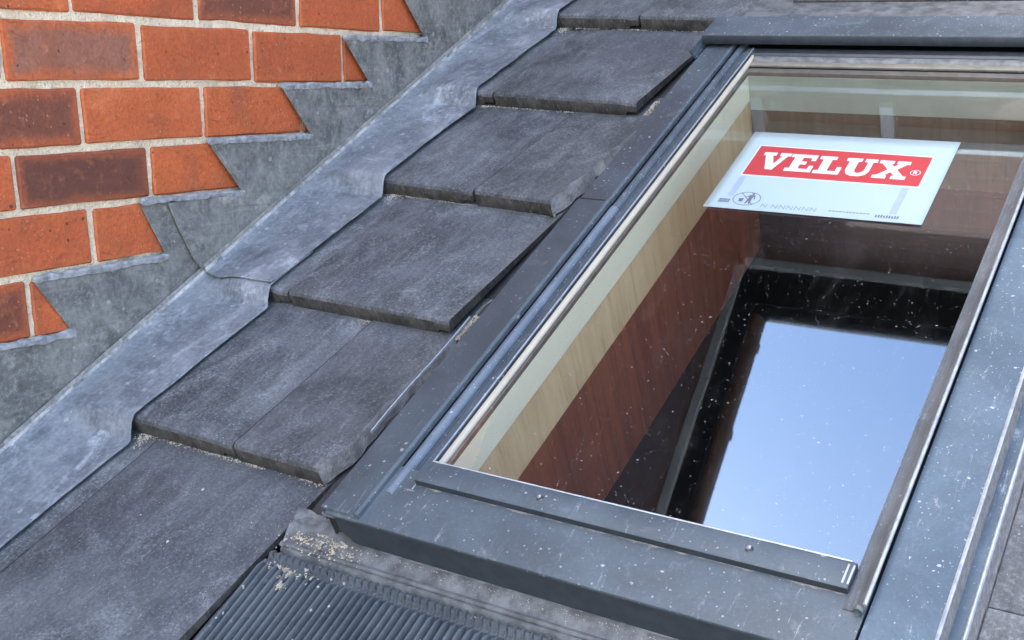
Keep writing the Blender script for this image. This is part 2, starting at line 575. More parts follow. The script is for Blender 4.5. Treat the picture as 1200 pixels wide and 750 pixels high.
def join(parts):
    V, F = [], []
    for v, f in parts:
        n = len(V)
        V += list(v)
        F += [tuple(i + n for i in q) for q in f]
    return V, F


def prism_v(name, prof, v0, v1, mats, parent, bevel=0.0, smooth=False, seg=1, wob=0.0, mids=None, skew0=0.0):
    """closed (u,w) outline swept along v"""
    n = len(prof)
    V, F = [], []
    for i in range(seg + 1):
        t = i / seg
        v = v0 + (v1 - v0) * t
        for (u, w) in prof:
            d = noise.noise(Vector((v * 9, u * 3, 4.1))) * wob
            V.append((u, v + (skew0 * u if i == 0 else 0), w + d))
    for i in range(seg):
        for j in range(n):
            k = (j + 1) % n
            F.append((i * n + j, i * n + k, (i + 1) * n + k, (i + 1) * n + j))
    F.append(tuple(range(n)))
    F.append(tuple(seg * n + j for j in range(n)))
    return obj(name, V, F, mats, parent, bevel=bevel, smooth=smooth, mids=mids)


def prism_u(name, prof, u0, u1, mats, parent, bevel=0.0, smooth=False, mids=None):
    """closed (v,w) outline swept along u"""
    n = len(prof)
    V = [(u0, v, w) for v, w in prof] + [(u1, v, w) for v, w in prof]
    F = [(j, (j + 1) % n, n + (j + 1) % n, n + j) for j in range(n)] + [tuple(range(n)), tuple(range(n, 2 * n))]
    return obj(name, V, F, mats, parent, bevel=bevel, smooth=smooth, mids=mids)


def slab(name, poly, axis, a0, a1, mats, parent, bevel=0.0):
    """polygon (p,q) extruded along axis 0 (x) or 2 (z/w)"""
    n = len(poly)
    if axis == 0:
        V = [(a0, p, q) for p, q in poly] + [(a1, p, q) for p, q in poly]
    else:
        V = [(p, q, a0) for p, q in poly] + [(p, q, a1) for p, q in poly]
    F = [(j, (j + 1) % n, n + (j + 1) % n, n + j) for j in range(n)] + [tuple(range(n)), tuple(range(n, 2 * n))]
    return obj(name, V, F, mats, parent, bevel=bevel, bseg=1)


# ================================================================== SETTING
g = obj('ground', [(-200, -200, -3.6), (200, -200, -3.6), (200, 200, -3.6), (-200, 200, -3.6)], [(0, 1, 2, 3)], 'ground')
g['kind'] = 'structure'

# roof deck under the tiles, with the opening for the window
V, F = join([box_vf(-0.0, 0.655, -1.6, 1.36, -0.13, -0.075), box_vf(1.150, 2.6, -1.6, 1.36, -0.13, -0.075),
             box_vf(0.656, 1.149, -1.6, -0.36, -0.13, -0.0755), box_vf(0.656, 1.149, 0.70, 1.36, -0.13, -0.0755)])
deck = obj('roof_deck', V, F, 'deck')
deck.matrix_world = RF
deck['kind'] = 'structure'

# dark attic room below the window
V, F = box_vf(0.30, 1.60, -0.9, 0.80, -0.8, -0.31)
F = [f for i, f in enumerate(F) if i != 5]
V2, F2 = join([(V, F), box_vf(0.30, 0.66, -0.9, 0.8, -0.32, -0.309), box_vf(1.145, 1.6, -0.9, 0.8, -0.32, -0.309),
               box_vf(0.661, 1.144, -0.9, -0.355, -0.32, -0.309), box_vf(0.661, 1.144, 0.665, 0.8, -0.32, -0.309)])
room = obj('attic_room', V2, F2, 'room')
room.matrix_world = RF
room['kind'] = 'structure'

# ------------------------------------------------------------------ house walls, eaves, roofs
WALL_TOP = 1.80
BACK_Y = 1.44
wl = root('brick_wall', 'orange red brick wall with cream mortar joints beside the stepped lead', 'wall',
          Matrix.Translation((0, 0, -3.6)))
Z0 = 3.6


def wz(z):
    return z + Z0


# mortar bed behind the single bricks
ny, nz_ = 150, 110
mv, mf = [], []
ya, yb, za, zb = -0.75, 1.44, -0.95, 0.60
for i in range(ny + 1):
    for j in range(nz_ + 1):
        y = ya + (yb - ya) * i / ny
        z = za + (zb - za) * j / nz_
        mv.append((-0.0042 + 0.0024 * noise.fractal(Vector((y * 38, z * 38, 1.7)), 1.0, 2.0, 3), y, wz(z)))
for i in range(ny):
    for j in range(nz_):
        a = i * (nz_ + 1) + j
        mf.append((a, a + nz_ + 1, a + nz_ + 2, a + 1))
obj('mortar', mv, mf, 'mortar', wl, smooth=True)
V, F = join([box_vf(-0.30, -0.001, -5.0, 1.44, wz(0.602), wz(WALL_TOP)), box_vf(-0.30, -0.001, -5.0, -0.752, wz(-3.6), wz(0.60)),
             box_vf(-0.30, -0.012, -0.750, 1.44, wz(-3.6), wz(0.60))])
obj('upper_brickwork', V, F, 'brick_y', wl)

BEDS = {0: 0.0, 1: -0.083, 2: -0.171, 3: -0.255, 4: -0.335, 5: -0.422, 6: -0.510, 7: -0.597, 8: -0.684}
for r in range(-7, 0):
    BEDS[r] = -r * 0.0855


def brick_mesh(seed):
    rnd = random.Random(seed)
    bm = bmesh.new()
    bmesh.ops.create_cube(bm, size=1.0)
    for v in bm.verts:
        v.co.x *= 0.05
        v.co.y *= 0.2182
        v.co.z *= 0.0752
        v.co.y += rnd.uniform(-1, 1) * 0.0016
        v.co.z += rnd.uniform(-1, 1) * 0.0013
        v.co.x += rnd.uniform(-1, 1) * 0.0006
    bmesh.ops.bevel(bm, geom=list(bm.edges), offset=0.0026, segments=1, affect='EDGES')
    ed = [e for e in bm.edges if abs(e.verts[0].co.y - e.verts[1].co.y) > 0.1]
    bmesh.ops.subdivide_edges(bm, edges=ed, cuts=4, use_grid_fill=False)
    for v in bm.verts:
        if abs(v.co.y) < 0.10:
            v.co.z += rnd.uniform(-1, 1) * 0.0011
            v.co.x += rnd.uniform(-1, 1) * 0.0007
    for f in bm.faces:
        f.smooth = False
    me = bpy.data.meshes.new('brick')
    bm.to_mesh(me)
    bm.free()
    me.materials.append(M['brick'])
    return me


BM = [brick_mesh(s) for s in range(6)]
DARK = (0.105, 0.040, 0.026, 0.95)
MID = (0.235, 0.066, 0.026, 0.35)
ORA = (0.430, 0.094, 0.028, 0.05)
PATCH = (0.16, 0.105, 0.080, 0.0)
TONE = {(0, 1): (0.14, 0.050, 0.030, 0.8), (0, 2): (0.42, 0.09, 0.03, 0.1), (1, 0): PATCH, (1, 1): (0.37, 0.082, 0.026, 0.2),
        (1, 2): (0.36, 0.080, 0.027, 0.3), (1, 3): ORA, (2, -1): (0.15, 0.052, 0.030, 0.6), (2, 0): (0.43, 0.095, 0.028, 0.1),
        (2, 1): ORA, (3, -1): ORA, (3, 0): DARK, (3, 1): (0.50, 0.112, 0.030, 0.0), (4, -1): (0.42, 0.088, 0.026, 0.15), (4, 0): ORA,
        (5, -1): (0.13, 0.042, 0.026, 0.5), (5, 0): (0.46, 0.10, 0.03, 0.05), (0, 0): (0.45, 0.095, 0.03, 0.1), (0, -1): ORA, (0, 3): ORA}
rb = random.Random(3)
for r in range(-7, 8):
    zt, zb_ = BEDS[r], BEDS[r + 1]
    zc = (zt + zb_) / 2
    for k in range(-4, 7):
        y0 = k * 0.226 - (0.113 if r % 2 else 0.0)
        if y0 < -0.75 or y0 + 0.226 > 1.44 + 0.005:
            continue
        o = bpy.data.objects.new('brick', rb.choice(BM))
        COL.objects.link(o)
        o.parent = wl
        o.location = (-0.025 + rb.uniform(-0.0012, 0.0008), y0 + 0.113 + rb.uniform(-0.0012, 0.0012), wz(zc) + rb.uniform(-0.001, 0.001))
        o.rotation_euler = (rb.uniform(-0.006, 0.006), 0, rb.uniform(-0.004, 0.004))
        o.scale = (1, 1, (zt - zb_) / 0.0855)
        t = TONE.get((r, k))
        if t is None:
            q = rb.random()
            t = ORA if q < 0.55 else (MID if q < 0.75 else (DARK if q < 0.9 else PATCH))
        o.color = t

wb = root('rear_house_wall', 'brick house wall rising behind the roof window, seen mirrored in the pane', 'wall', Matrix.Translation((0, 0, -3.6)))
box('brickwork', (-0.3, 5.0, BACK_Y, BACK_Y + 0.3, 0.0, wz(WALL_TOP)), 'brick_x', wb)

# pale ledge with brackets on the rear wall (seen in the pane)
lg = root('wall_ledge', 'pale moulded ledge on small brackets across the rear brick wall', 'ledge', Matrix.Translation((0, BACK_Y, 0.80)))
prism_u('shelf', [(0.004, 0.165), (-0.035, 0.170), (-0.045, 0.185), (-0.045, 0.205), (0.004, 0.215)], 0.01, 4.0, 'whitetrim', lg)
prism_u('moulding', [(0.004, -0.012), (-0.014, -0.010), (-0.014, 0.010), (0.004, 0.012)], 0.01, 4.0, 'whitetrim', lg)
for i in range(11):
    x = 0.27 + 0.35 * i
    V, F = [], []
    pr = [(0.004, 0.06), (-0.010, 0.07), (-0.018, 0.11), (-0.034, 0.172), (0.004, 0.172)]
    prism_u('bracket', pr, x - 0.017, x + 0.017, 'whitetrim', lg)

# eaves of the house round the corner
ev = root('house_eaves', 'black boxed eaves with brown gutters round the house corner', 'eaves', Matrix.Translation((0, 0, WALL_TOP)))
V, F = join([box_vf(-0.30, 0.100, -5.0, 1.28, 0.003, 0.03), box_vf(-0.30, 5.0, 1.2805, 1.74, 0.0025, 0.031)])
obj('soffit_board', V, F, 'soffit', ev)
V, F = join([box_vf(0.062, 0.080, -5.0, 1.299, 0.032, 0.12), box_vf(0.062, 5.0, 1.30, 1.318, 0.033, 0.121)])
obj('fascia', V, F, 'soffit', ev)
V, F = join([box_vf(0.002, 0.030, -5.0, 1.408, -0.022, 0.002), box_vf(0.031, 5.0, 1.410, 1.438, -0.022, 0.0018)])
obj('cornice_trim', V, F, 'trim', ev)


def half_round(cx, cz, r, n=8):
    return [(cx + r * math.cos(a), cz + r * math.sin(a)) for a in [math.pi + math.pi * i / n for i in range(n + 1)]]


hr = half_round(0.112, 0.055, 0.033)
V = [(x, -5.0, z) for x, z in hr] + [(x, 1.25, z) for x, z in hr]
n = len(hr)
obj('gutter', V, [(i, i + 1, n + i + 1, n + i) for i in range(n - 1)], 'gutter', ev, smooth=True)
for y in (-1.2, -0.4, 0.30, 0.80, 1.13):
    hb = half_round(0.112, 0.055, 0.039)
    hb2 = [(x, z) for x, z in hb]
    V = [(x, y - 0.018, z) for x, z in hb2] + [(x, y + 0.018, z) for x, z in hb2]
    obj('gutter_joint', V, [(i, i + 1, n + i + 1, n + i) for i in range(n - 1)], 'gutter', ev)
hr = half_round(1.272, 0.05, 0.035)
V = [(0.075, y, z) for y, z in hr] + [(5.0, y, z) for y, z in hr]
obj('gutter', V, [(i, i + 1, n + i + 1, n + i) for i in range(n - 1)], 'soffit', ev, smooth=True)
hroof = obj('house_roof', [(0.085, -5.0, 1.905), (0.085, 1.305, 1.905), (-3.0, -5.0, 4.0), (-3.0, 4.5, 4.0), (5.0, 1.305, 1.905), (5.0, 4.5, 4.0)],
            [(0, 1, 3, 2), (1, 4, 5, 3)], 'slate')
hm = hroof.modifiers.new('thick', 'SOLIDIFY')
hm.thickness = 0.05
hm.offset = 1
tag(hroof, 'slate roof of the house above the black eaves', 'roof')

# ================================================================== TILED ROOF
TR = root('tiled_roof', 'lean-to roof of dark blue grey flat interlocking tiles round the window', 'roof', RF)
GAUGE = 0.316
TAILS = {-2: -1.050, -1: -0.735, 0: None, 1: -0.350, 2: -0.046, 3: 0.272, 4: 0.586, 5: 0.918, 6: 1.234}
WT, THK = 0.012, 0.028
SLOPE = 0.028 / GAUGE


def tile_mesh(width, length, right='lock', left='plain', seed=0, thk=THK, lip=True):
    """origin: tail-left corner on roof plane. u 0..width, v 0..length"""
    rnd = random.Random(seed)
    prof = [(0.0, WT - thk), (0.0, WT - 0.007), (0.0022, WT - 0.0022), (0.007, WT - 0.0003)]
    nst = 22 if right == 'jag' or left == 'jag' else 2
    for i in range(1, nst + 1):
        v = 0.007 + (length - 0.007) * i / nst
        prof.append((v, WT - SLOPE * v))
    us = [0.0, width]
    if right == 'lock':
        us = [0.0, width - 0.024, width - 0.021, width]
    nc = len(us)
    V, F, MI = [], [], []
    for j, u in enumerate(us):
        for i, (v, w) in enumerate(prof):
            uu, ww, vv = u, w, v
            if right == 'lock' and j >= 2:
                ww -= 0.0022
                if i == 0:
                    ww += 0.0105
                    vv += 0.0
            if right == 'jag' and j == nc - 1:
                q = noise.fractal(Vector((v * 30, seed * 3.3, 0.5)), 1.0, 2.0, 4)
                uu += 0.007 * q + (rnd.uniform(-0.004, 0.0015) if i > 3 else 0)
                if i <= 3:
                    uu -= 0.006
            V.append((uu, vv, ww))
    n = len(prof)
    for j in range(nc - 1):
        for i in range(n - 1):
            F.append((j * n + i, (j + 1) * n + i, (j + 1) * n + i + 1, j * n + i + 1))
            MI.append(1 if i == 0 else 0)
    # underside row
    b0 = len(V)
    for j in range(nc):
        for i, (v, w) in enumerate(prof):
            lw = V[j * n + i][2]
            bt = min(lw - 0.008, WT - thk - SLOPE * v * 0.6 + (0.0105 if right == 'lock' and j >= 2 else 0.0))
            uo = V[j * n + i][0] + (rnd.uniform(0.001, 0.007) if (right == 'jag' and j == nc - 1) else 0)
            V.append((uo, max(v, 0.0) + (0.0 if i else 0.0004), bt if i else V[j * n + i][2] - 0.0005))
    for j in (0, nc - 1):
        for i in range(n - 1):
            q = (j * n + i, j * n + i + 1, b0 + j * n + i + 1, b0 + j * n + i)
            F.append(q)
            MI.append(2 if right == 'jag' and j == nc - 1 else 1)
    for j in range(nc - 1):
        for i in range(n - 1):
            F.append((b0 + j * n + i, b0 + j * n + i + 1, b0 + (j + 1) * n + i + 1, b0 + (j + 1) * n + i))
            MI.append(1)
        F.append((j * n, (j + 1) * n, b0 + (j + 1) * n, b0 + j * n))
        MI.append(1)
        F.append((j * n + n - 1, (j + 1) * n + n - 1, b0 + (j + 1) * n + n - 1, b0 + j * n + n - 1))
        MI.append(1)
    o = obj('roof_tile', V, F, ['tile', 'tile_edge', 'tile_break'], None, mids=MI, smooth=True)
    me = o.data
    bpy.data.objects.remove(o)
    return me


FULL = tile_mesh(0.2950, 0.40)
LEFT_EVEN = tile_mesh(0.0950, 0.40)
LEFT_ODD = tile_mesh(0.2450, 0.40)
CUT = {1: tile_mesh(0.147, 0.40, 'jag', seed=1), 3: tile_mesh(0.149, 0.40, 'jag', seed=3), -1: tile_mesh(0.147, 0.40, 'jag', seed=5)}
THIN = tile_mesh(0.2970, 0.40, thk=0.012)
FLATV, FLATF = box_vf(0, 0.297, 0, 0.3135, -0.02, 0.0)
_o = obj('roof_tile', FLATV, FLATF, 'tile', bevel=0.001, bseg=1)
FLAT = _o.data
bpy.data.objects.remove(_o)


def put_tile(me, u, v, w=0.0, rz=0.0, rx=0.0):
    o = bpy.data.objects.new('roof_tile', me)
    COL.objects.link(o)
    o.parent = TR
    o.location = (u, v, w)
    o.rotation_euler = (rx, 0, rz)
    return o


SK = {-2: 0, -1: 0, 1: -0.018, 2: -0.026, 3: -0.060, 4: -0.048, 5: -0.045, 6: 0.0}
rows = [-2, -1, 1, 2, 3, 4, 5, 6]
JIT = random.Random(11)
for r in rows:
    vt = TAILS[r]
    even = r in (-1, 2, 4, 6)
    k = SK[r]
    ang = math.atan(k)

    wo_ = 0.0055 if r == -1 else 0.0

    def vv(u):
        return vt + k * (u - 0.17)
    if even:
        put_tile(LEFT_EVEN, 0.104, vv(0.104), wo_ + JIT.uniform(-0.001, 0.001), ang)
        put_tile(FULL, 0.204, vv(0.204), wo_ + JIT.uniform(0, 0.001), ang)
    else:
        put_tile(LEFT_ODD, 0.104, vv(0.104), 0, ang)
        if r in CUT:
            put_tile(CUT[r], 0.354, vv(0.354), 0.0012, ang)
        elif r == 5:
            put_tile(FULL, 0.354, vv(0.354), 0.001, ang)
    if r == -2:
        put_tile(FULL, 0.354, vt)
    if r in (-2,):
        for i in range(6):
            put_tile(FULL, 0.654 + 0.3 * i, vt)
    if r in (5, 6):
        for i in range(6):
            u = (0.654 if r == 5 else 0.504) + 0.3 * i
            put_tile(THIN, u, vt + (0.010 if r == 5 else 0), 0.026 if r == 5 else 0.020)
    if r in (-1, 1, 2, 3, 4):
        for i in range(4):
            u = 1.243 + 0.3 * i
            put_tile(FLAT, u, -0.306 + 0.316 * (r if r > 0 else 0) - (0.316 if r > 0 else 0.316), JIT.uniform(0.0, 0.0025))

# ================================================================== LEAD FLASHINGS
STEPS = []   # (bead_start_y, bead_end_y, bead_z_start, bead_z_end, diag_top)
BEADS = [(-0.34, -0.050, -0.508, -0.513), (-0.107, 0.130, -0.428, -0.427), (0.083, 0.293, -0.338, -0.342), (0.222, 0.464, -0.258, -0.259),
         (0.393, 0.630, -0.176, -0.174), (0.556, 0.804, -0.095, -0.091), (0.720, 0.985, -0.006, -0.006), (0.885, 1.155, 0.080, 0.080), (1.055, 1.32, 0.166, 0.166)]


def upstand_poly(beads, y_lo, y_hi, first=None):
    p = []
    for (a, b, z0, z1) in beads:
        p.append((a, z0))
        p.append((b, z1))
    top = p
    poly = []
    if first:
        poly += first
    poly += top
    poly.append((y_hi, fold_z(y_hi) + 0.004))
    poly.append((y_lo, fold_z(y_lo) + 0.004))
    return poly


def tile_w(v, row_off=0.0):
    ts = sorted(t for t in TAILS.values() if t is not None)
    w = 0.0
    for i, t in enumerate(ts):
        nxt = ts[i + 1] if i + 1 < len(ts) else t + GAUGE
        prev = WT - 0.028
        s = min(1.0, max(0.0, (v - (t - 0.030)) / 0.034))
        s = s * s * (3 - 2 * s)
        if v > t - 0.030:
            w = (1 - s) * (prev) + s * (WT - SLOPE * max(0.0, v - t))
            if t < -0.7:
                w += 0.0055
    return w


def apron(name, v0, v1, lift, u_off, parent, low=None, mat='lead_roof'):
    """sheet folding off the wall and dressed over the tiles"""
    nv = int((v1 - v0) / 0.008)
    prof_u = [0.0, 0.0018, 0.005, 0.012, 0.03, 0.055, 0.08, 0.105, 0.13, 0.148, 0.160, 0.168, 0.171]
    V, F, MI = [], [], []
    nu = len(prof_u)
    for i in range(nv + 1):
        for j, u in enumerate(prof_u):
            t = j / (nu - 1)
            vs = v0
            if low:
                vs = low(u)
            v = vs + (v1 - vs) * i / nv
            s = min(1, max(0, (u - 0.015) / 0.085))
            s = s * s * (3 - 2 * s)
            w = s * (tile_w(v) + 0.0035) + (1 - s) * 0.001
            if j == 0:
                w += 0.013
            elif j == 1:
                w += 0.007
            elif j == 2:
                w += 0.0022
            w += 0.0016 * noise.fractal(Vector((u * 22, v * 14, lift * 900)), 1.0, 2.0, 3) * (1 if 2 < j < nu - 1 else 0.2)
            if low and i < 2 and j > 2:
                w += (0.0030, 0.0008)[i]
            uu = u + (0.0013 * noise.noise(Vector((v * 16, 0.3, 2.2))) + 0.0035 * max(0, -0.004 - tile_w(v)) / 0.012 if j >= nu - 3 else 0)
            V.append((uu + u_off * (1 - t), v, w + lift))
    for i in range(nv):
        for j in range(nu - 1):
            a = i * nu + j
            F.append((a, a + 1, a + nu + 1, a + nu))
            MI.append(1 if j == 1 else (2 if j == 0 else 0))
    o = obj(name, V, F, [mat, 'lead_worn', 'lead_wall'], parent, mids=MI, smooth=True)
    sm = o.modifiers.new('thick', 'SOLIDIFY')
    sm.thickness = 0.0022
    sm.offset = -1
    return o


def bead(a, b, z0, z1, parent, X):
    n = 60
    V, F = [], []
    h0 = 0.0050
    ring = [(-0.002, -1.0), (0.0012, -1.0), (0.0030, -0.75), (0.0036, 0.5), (0.0012, 0.95), (-0.003, 1.05)]
    nr = len(ring)
    for i in range(n + 1):
        t = i / n
        y = a + (b - a) * t
        zc = z0 + (z1 - z0) * t + 0.0022 + 0.0016 * noise.noise(Vector((y * 30, z0 * 9, 0.2)))
        hh = h0 * (1 + 0.55 * noise.noise(Vector((y * 60, z0 * 7, 3.0)))) * (0.35 if i in (0,) else 1) * (1.15 if i > n - 3 else 1)
        dx = 0.0014 * noise.noise(Vector((y * 60, z0 * 5, 7.7)))
        for (x, q) in ring:
            V.append((X + x + dx, y, zc + q * hh + 0.0018 * noise.fractal(Vector((y * 55, q * 2, z0 * 31)), 1.0, 2.0, 3)))
    for i in range(n):
        for j in range(nr):
            k = (j + 1) % nr
            F.append((i * nr + j, i * nr + k, (i + 1) * nr + k, (i + 1) * nr + j))
    F += [tuple(range(nr)), tuple(n * nr + j for j in range(nr))]
    return obj('turned_in_edge', V, F, 'sealant', parent, smooth=True)


lo_f = root('lead_flashing', 'grey stepped lead flashing sheet tucked under the overlapping upper sheet', 'flashing', Matrix.Identity(4), 'stepped lead sheets along the brick wall')
up_f = root('lead_flashing', 'grey stepped lead flashing sheet lapping over the lower sheet beside the bricks', 'flashing', Matrix.Identity(4), 'stepped lead sheets along the brick wall')
lowp = upstand_poly(BEADS[:3], -0.40, 0.330)
slab('upstand', lowp, 0, 0.0018, 0.0042, 'lead_wall', lo_f, 0.0006)
first = [(0.131, -0.344), (0.293, -0.342)]
poly = [(0.132, -0.342)] + [(0.293, -0.342)]
for (a, b, z0, z1) in BEADS[3:]:
    poly += [(a, z0), (b, z1)]
poly += [(1.42, fold_z(1.42) + 0.20), (1.42, fold_z(1.42) + 0.004), (0.200, fold_z(0.200) + 0.004), (0.178, -0.437), (0.162, -0.407), (0.146, -0.376)]
slab('upstand', poly, 0, 0.0086, 0.0112, 'lead_wall', up_f, 0.0006)
for bd in BEADS[:3]:
    bead(*bd, lo_f if bd is not BEADS[2] else up_f, 0.004 if bd is not BEADS[2] else 0.0092)
for bd in BEADS[3:]:
    bead(*bd, up_f, 0.0100)
a1 = apron('apron', -0.95, 0.06, 0.0022, 0.0064, lo_f)
a1.matrix_world = RF
a2 = apron('apron', -0.04, 1.355, 0.0070, 0.0138, up_f, low=lambda u: -0.026 - 0.018 * min(1, max(0, u / 0.05)))
a2.matrix_world = RF

# ================================================================== ROOF WINDOW
WB = Vector((0.90, -0.437, -0.075))
RW = root('roof_window', 'grey aluminium clad roof window with a large dusty pane', 'roof window', RF)

# window carcass below the covers
V, F = join([box_vf(0.585, 0.6605, -0.425, 0.78, -0.075, 0.0335), box_vf(1.1435, 1.212, -0.425, 0.78, -0.075, 0.0335),
             box_vf(0.661, 1.143, -0.424, -0.352, -0.075, 0.033), box_vf(0.661, 1.143, 0.700, 0.779, -0.075, 0.033)])
obj('outer_frame', V, F, 'black', RW)

# left side covers (two lengths)
cov = [(0.577, 0.0510), (0.5805, 0.0530), (0.622, 0.0530), (0.6262, 0.0556), (0.6300, 0.0540), (0.6306, 0.0475), (0.5795, 0.0475), (0.577, 0.030)]
prism_v('side_cover', cov, -0.4345, 0.2050, 'cover', RW, smooth=True, skew0=0.0)
cov2 = [(u + (0.0008 if u < 0.6 else -0.0010), w - 0.0022) for u, w in cov]
prism_v('side_cover', cov2, 0.2080, 0.735, 'cover_b', RW, smooth=True)
box('cover_joint', (0.5775, 0.6300, 0.2046, 0.2072, 0.0480, 0.0533), 'black', RW)
# sash bead
def arc(c, r, a0, a1, n):
    return [(c[0] + r * math.cos(a0 + (a1 - a0) * i / n), c[1] + r * math.sin(a0 + (a1 - a0) * i / n)) for i in range(n + 1)]


bp = arc((0.6395, 0.0445), 0.0072, math.pi * 1.02, -0.02 * math.pi, 10) + [(0.6467, 0.036), (0.6325, 0.036)]
prism_v('sash_bead', bp, -0.391, 0.1975, 'bead', RW, smooth=True)
prism_v('sash_bead', [(u, w - 0.0014) for u, w in bp], 0.2000, 0.722, 'cover_b', RW, smooth=True)
# inner channel + edge
ch = [(0.6475, 0.036), (0.6475, 0.0455), (0.6500, 0.0470), (0.6520, 0.0440), (0.6545, 0.0480), (0.6610, 0.0490), (0.6625, 0.0500), (0.6640, 0.0495), (0.6640, 0.036)]
prism_v('sash_edge', ch, -0.379, 0.700, 'cover_b', RW, smooth=True)
prism_v('bright_lip', [(0.6632, 0.0499), (0.6640, 0.0504), (0.6646, 0.0499), (0.6644, 0.0480), (0.6640, 0.0480)], -0.378, 0.698, 'edge', RW)
prism_v('gasket', [(0.6646, 0.0425), (0.6646, 0.0440), (0.6664, 0.0440), (0.6664, 0.0425)], -0.345, 0.69, 'black', RW)
prism_v('glazing_strip', [(0.6666, 0.0405), (0.6666, 0.0455), (0.6690, 0.0462), (0.6725, 0.0448), (0.6735, 0.0436), (0.6735, 0.0405)], -0.342, 0.685, 'cream', RW, smooth=True)

# pane
obj('glass_pane', [(0.6655, -0.350, 0.042), (1.1405, -0.350, 0.042), (1.1405, 0.694, 0.042), (0.6655, 0.694, 0.042)], [(0, 1, 2, 3)], 'glass', RW)

# top sash members under the hood
prism_u('top_rail', [(0.700, 0.036), (0.700, 0.0480), (0.684, 0.0480), (0.680, 0.0455), (0.676, 0.0455), (0.676, 0.036)], 0.6480, 1.150, 'dark', RW)  # dark colour stands in for the shadow under the hood
prism_u('top_rail', [(0.673, 0.0405), (0.673, 0.0475), (0.666, 0.0468), (0.662, 0.0440), (0.662, 0.0405)], 0.6745, 1.139, 'flash', RW)
prism_u('glazing_strip', [(0.6595, 0.0405), (0.6595, 0.0450), (0.652, 0.0447), (0.649, 0.0436), (0.649, 0.0405)], 0.6745, 1.139, 'olive', RW)
# timber frame linings seen through the pane
UI, VI = 0.6765, 0.632
UR, VB = 1.1335, -0.345


def lining(name, mat, wa, wb, grow):
    g_ = grow
    box(name, (UI - 0.013 - g_, UI - g_, VB, VI + 0.012, wb, wa), mat, RW)
    box(name, (UI - g_ + 0.0002, UR + g_ - 0.0002, VI + g_, VI + 0.013 + g_, wb, wa), mat, RW)
    box(name, (UR + g_, UR + 0.008 + g_, VB, VI + 0.012, wb, wa), mat, RW)
    box(name, (UI - g_ + 0.0002, UR + g_ - 0.0002, VB - 0.013 - g_, VB - g_, wb, wa), mat, RW)


box('glazing_spacer', (0.6636, 0.6763, VB, 0.645, 0.0330, 0.0395), 'spacer', RW)
box('glazing_spacer', (0.6766, 1.133, 0.633, 0.646, 0.0330, 0.0396), 'spacer', RW)
# pale sash lining, tan board, red brown board
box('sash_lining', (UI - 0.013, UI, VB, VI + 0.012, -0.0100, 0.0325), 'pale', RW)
box('sash_lining', (UI + 0.0002, UR - 0.0002, VI, VI + 0.012, -0.0270, 0.0325), 'pale_dimmed', RW)
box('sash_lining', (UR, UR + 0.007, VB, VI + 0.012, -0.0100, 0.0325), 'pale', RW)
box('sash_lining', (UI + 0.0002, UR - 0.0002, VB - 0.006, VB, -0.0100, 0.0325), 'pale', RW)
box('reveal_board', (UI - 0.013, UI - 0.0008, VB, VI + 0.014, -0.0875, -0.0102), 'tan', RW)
box('reveal_board', (UI + 0.0002, UR - 0.0002, VI + 0.0008, VI + 0.014, -0.152, -0.0272), 'tan_shaded', RW)
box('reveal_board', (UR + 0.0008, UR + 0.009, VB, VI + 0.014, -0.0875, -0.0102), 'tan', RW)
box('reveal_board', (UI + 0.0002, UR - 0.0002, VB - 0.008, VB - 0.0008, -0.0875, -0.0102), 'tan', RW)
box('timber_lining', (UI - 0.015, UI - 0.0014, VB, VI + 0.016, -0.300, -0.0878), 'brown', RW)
box('timber_lining', (UI + 0.0002, UR - 0.0002, VI + 0.0014, VI + 0.016, -0.230, -0.1523), 'brown_shaded', RW)
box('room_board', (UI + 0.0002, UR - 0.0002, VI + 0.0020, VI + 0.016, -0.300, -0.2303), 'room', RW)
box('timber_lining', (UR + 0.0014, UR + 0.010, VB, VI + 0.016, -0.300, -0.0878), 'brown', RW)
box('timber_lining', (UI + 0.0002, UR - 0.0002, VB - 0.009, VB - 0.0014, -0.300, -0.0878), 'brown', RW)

# bottom sash rail
prism_u('bottom_rail', [(-0.3705, 0.0495), (-0.3712, 0.0575), (-0.3685, 0.0595), (-0.3440, 0.0595), (-0.3405, 0.0580), (-0.3385, 0.0520), (-0.3385, 0.0428), (-0.350, 0.0405)],
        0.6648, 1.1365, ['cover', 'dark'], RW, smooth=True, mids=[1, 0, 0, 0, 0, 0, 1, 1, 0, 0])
prism_u('bright_lip', [(-0.3388, 0.0575), (-0.3402, 0.0600), (-0.3415, 0.0592)], 0.672, 1.132, 'edge', RW)
for (u, v) in ((1.041, -0.3555), (0.816, -0.3555)):
    V, F = [], []
    n = 14
    for i in range(n):
        a = 2 * math.pi * i / n
        V += [(u + 0.0042 * math.cos(a), v + 0.0042 * math.sin(a), 0.0594), (u + 0.0036 * math.cos(a), v + 0.0036 * math.sin(a), 0.0609),
              (u + 0.0016 * math.cos(a), v + 0.0016 * math.sin(a), 0.0598)]
    for i in range(n):
        k = (i + 1) % n
        F += [(3 * i, 3 * k, 3 * k + 1, 3 * i + 1), (3 * i + 1, 3 * k + 1, 3 * k + 2, 3 * i + 2)]
    F.append(tuple(3 * i + 2 for i in range(n)))
    obj('screw', V, F, 'screw', RW, smooth=True)
# end slot at the right of the rail
V, F = join([box_vf(1.1300, 1.1318, -0.368, -0.3455, 0.0580, 0.0606), box_vf(1.1348, 1.1366, -0.368, -0.3455, 0.0580, 0.0606)])
obj('rail_end_clip', V, F, 'edge', RW)
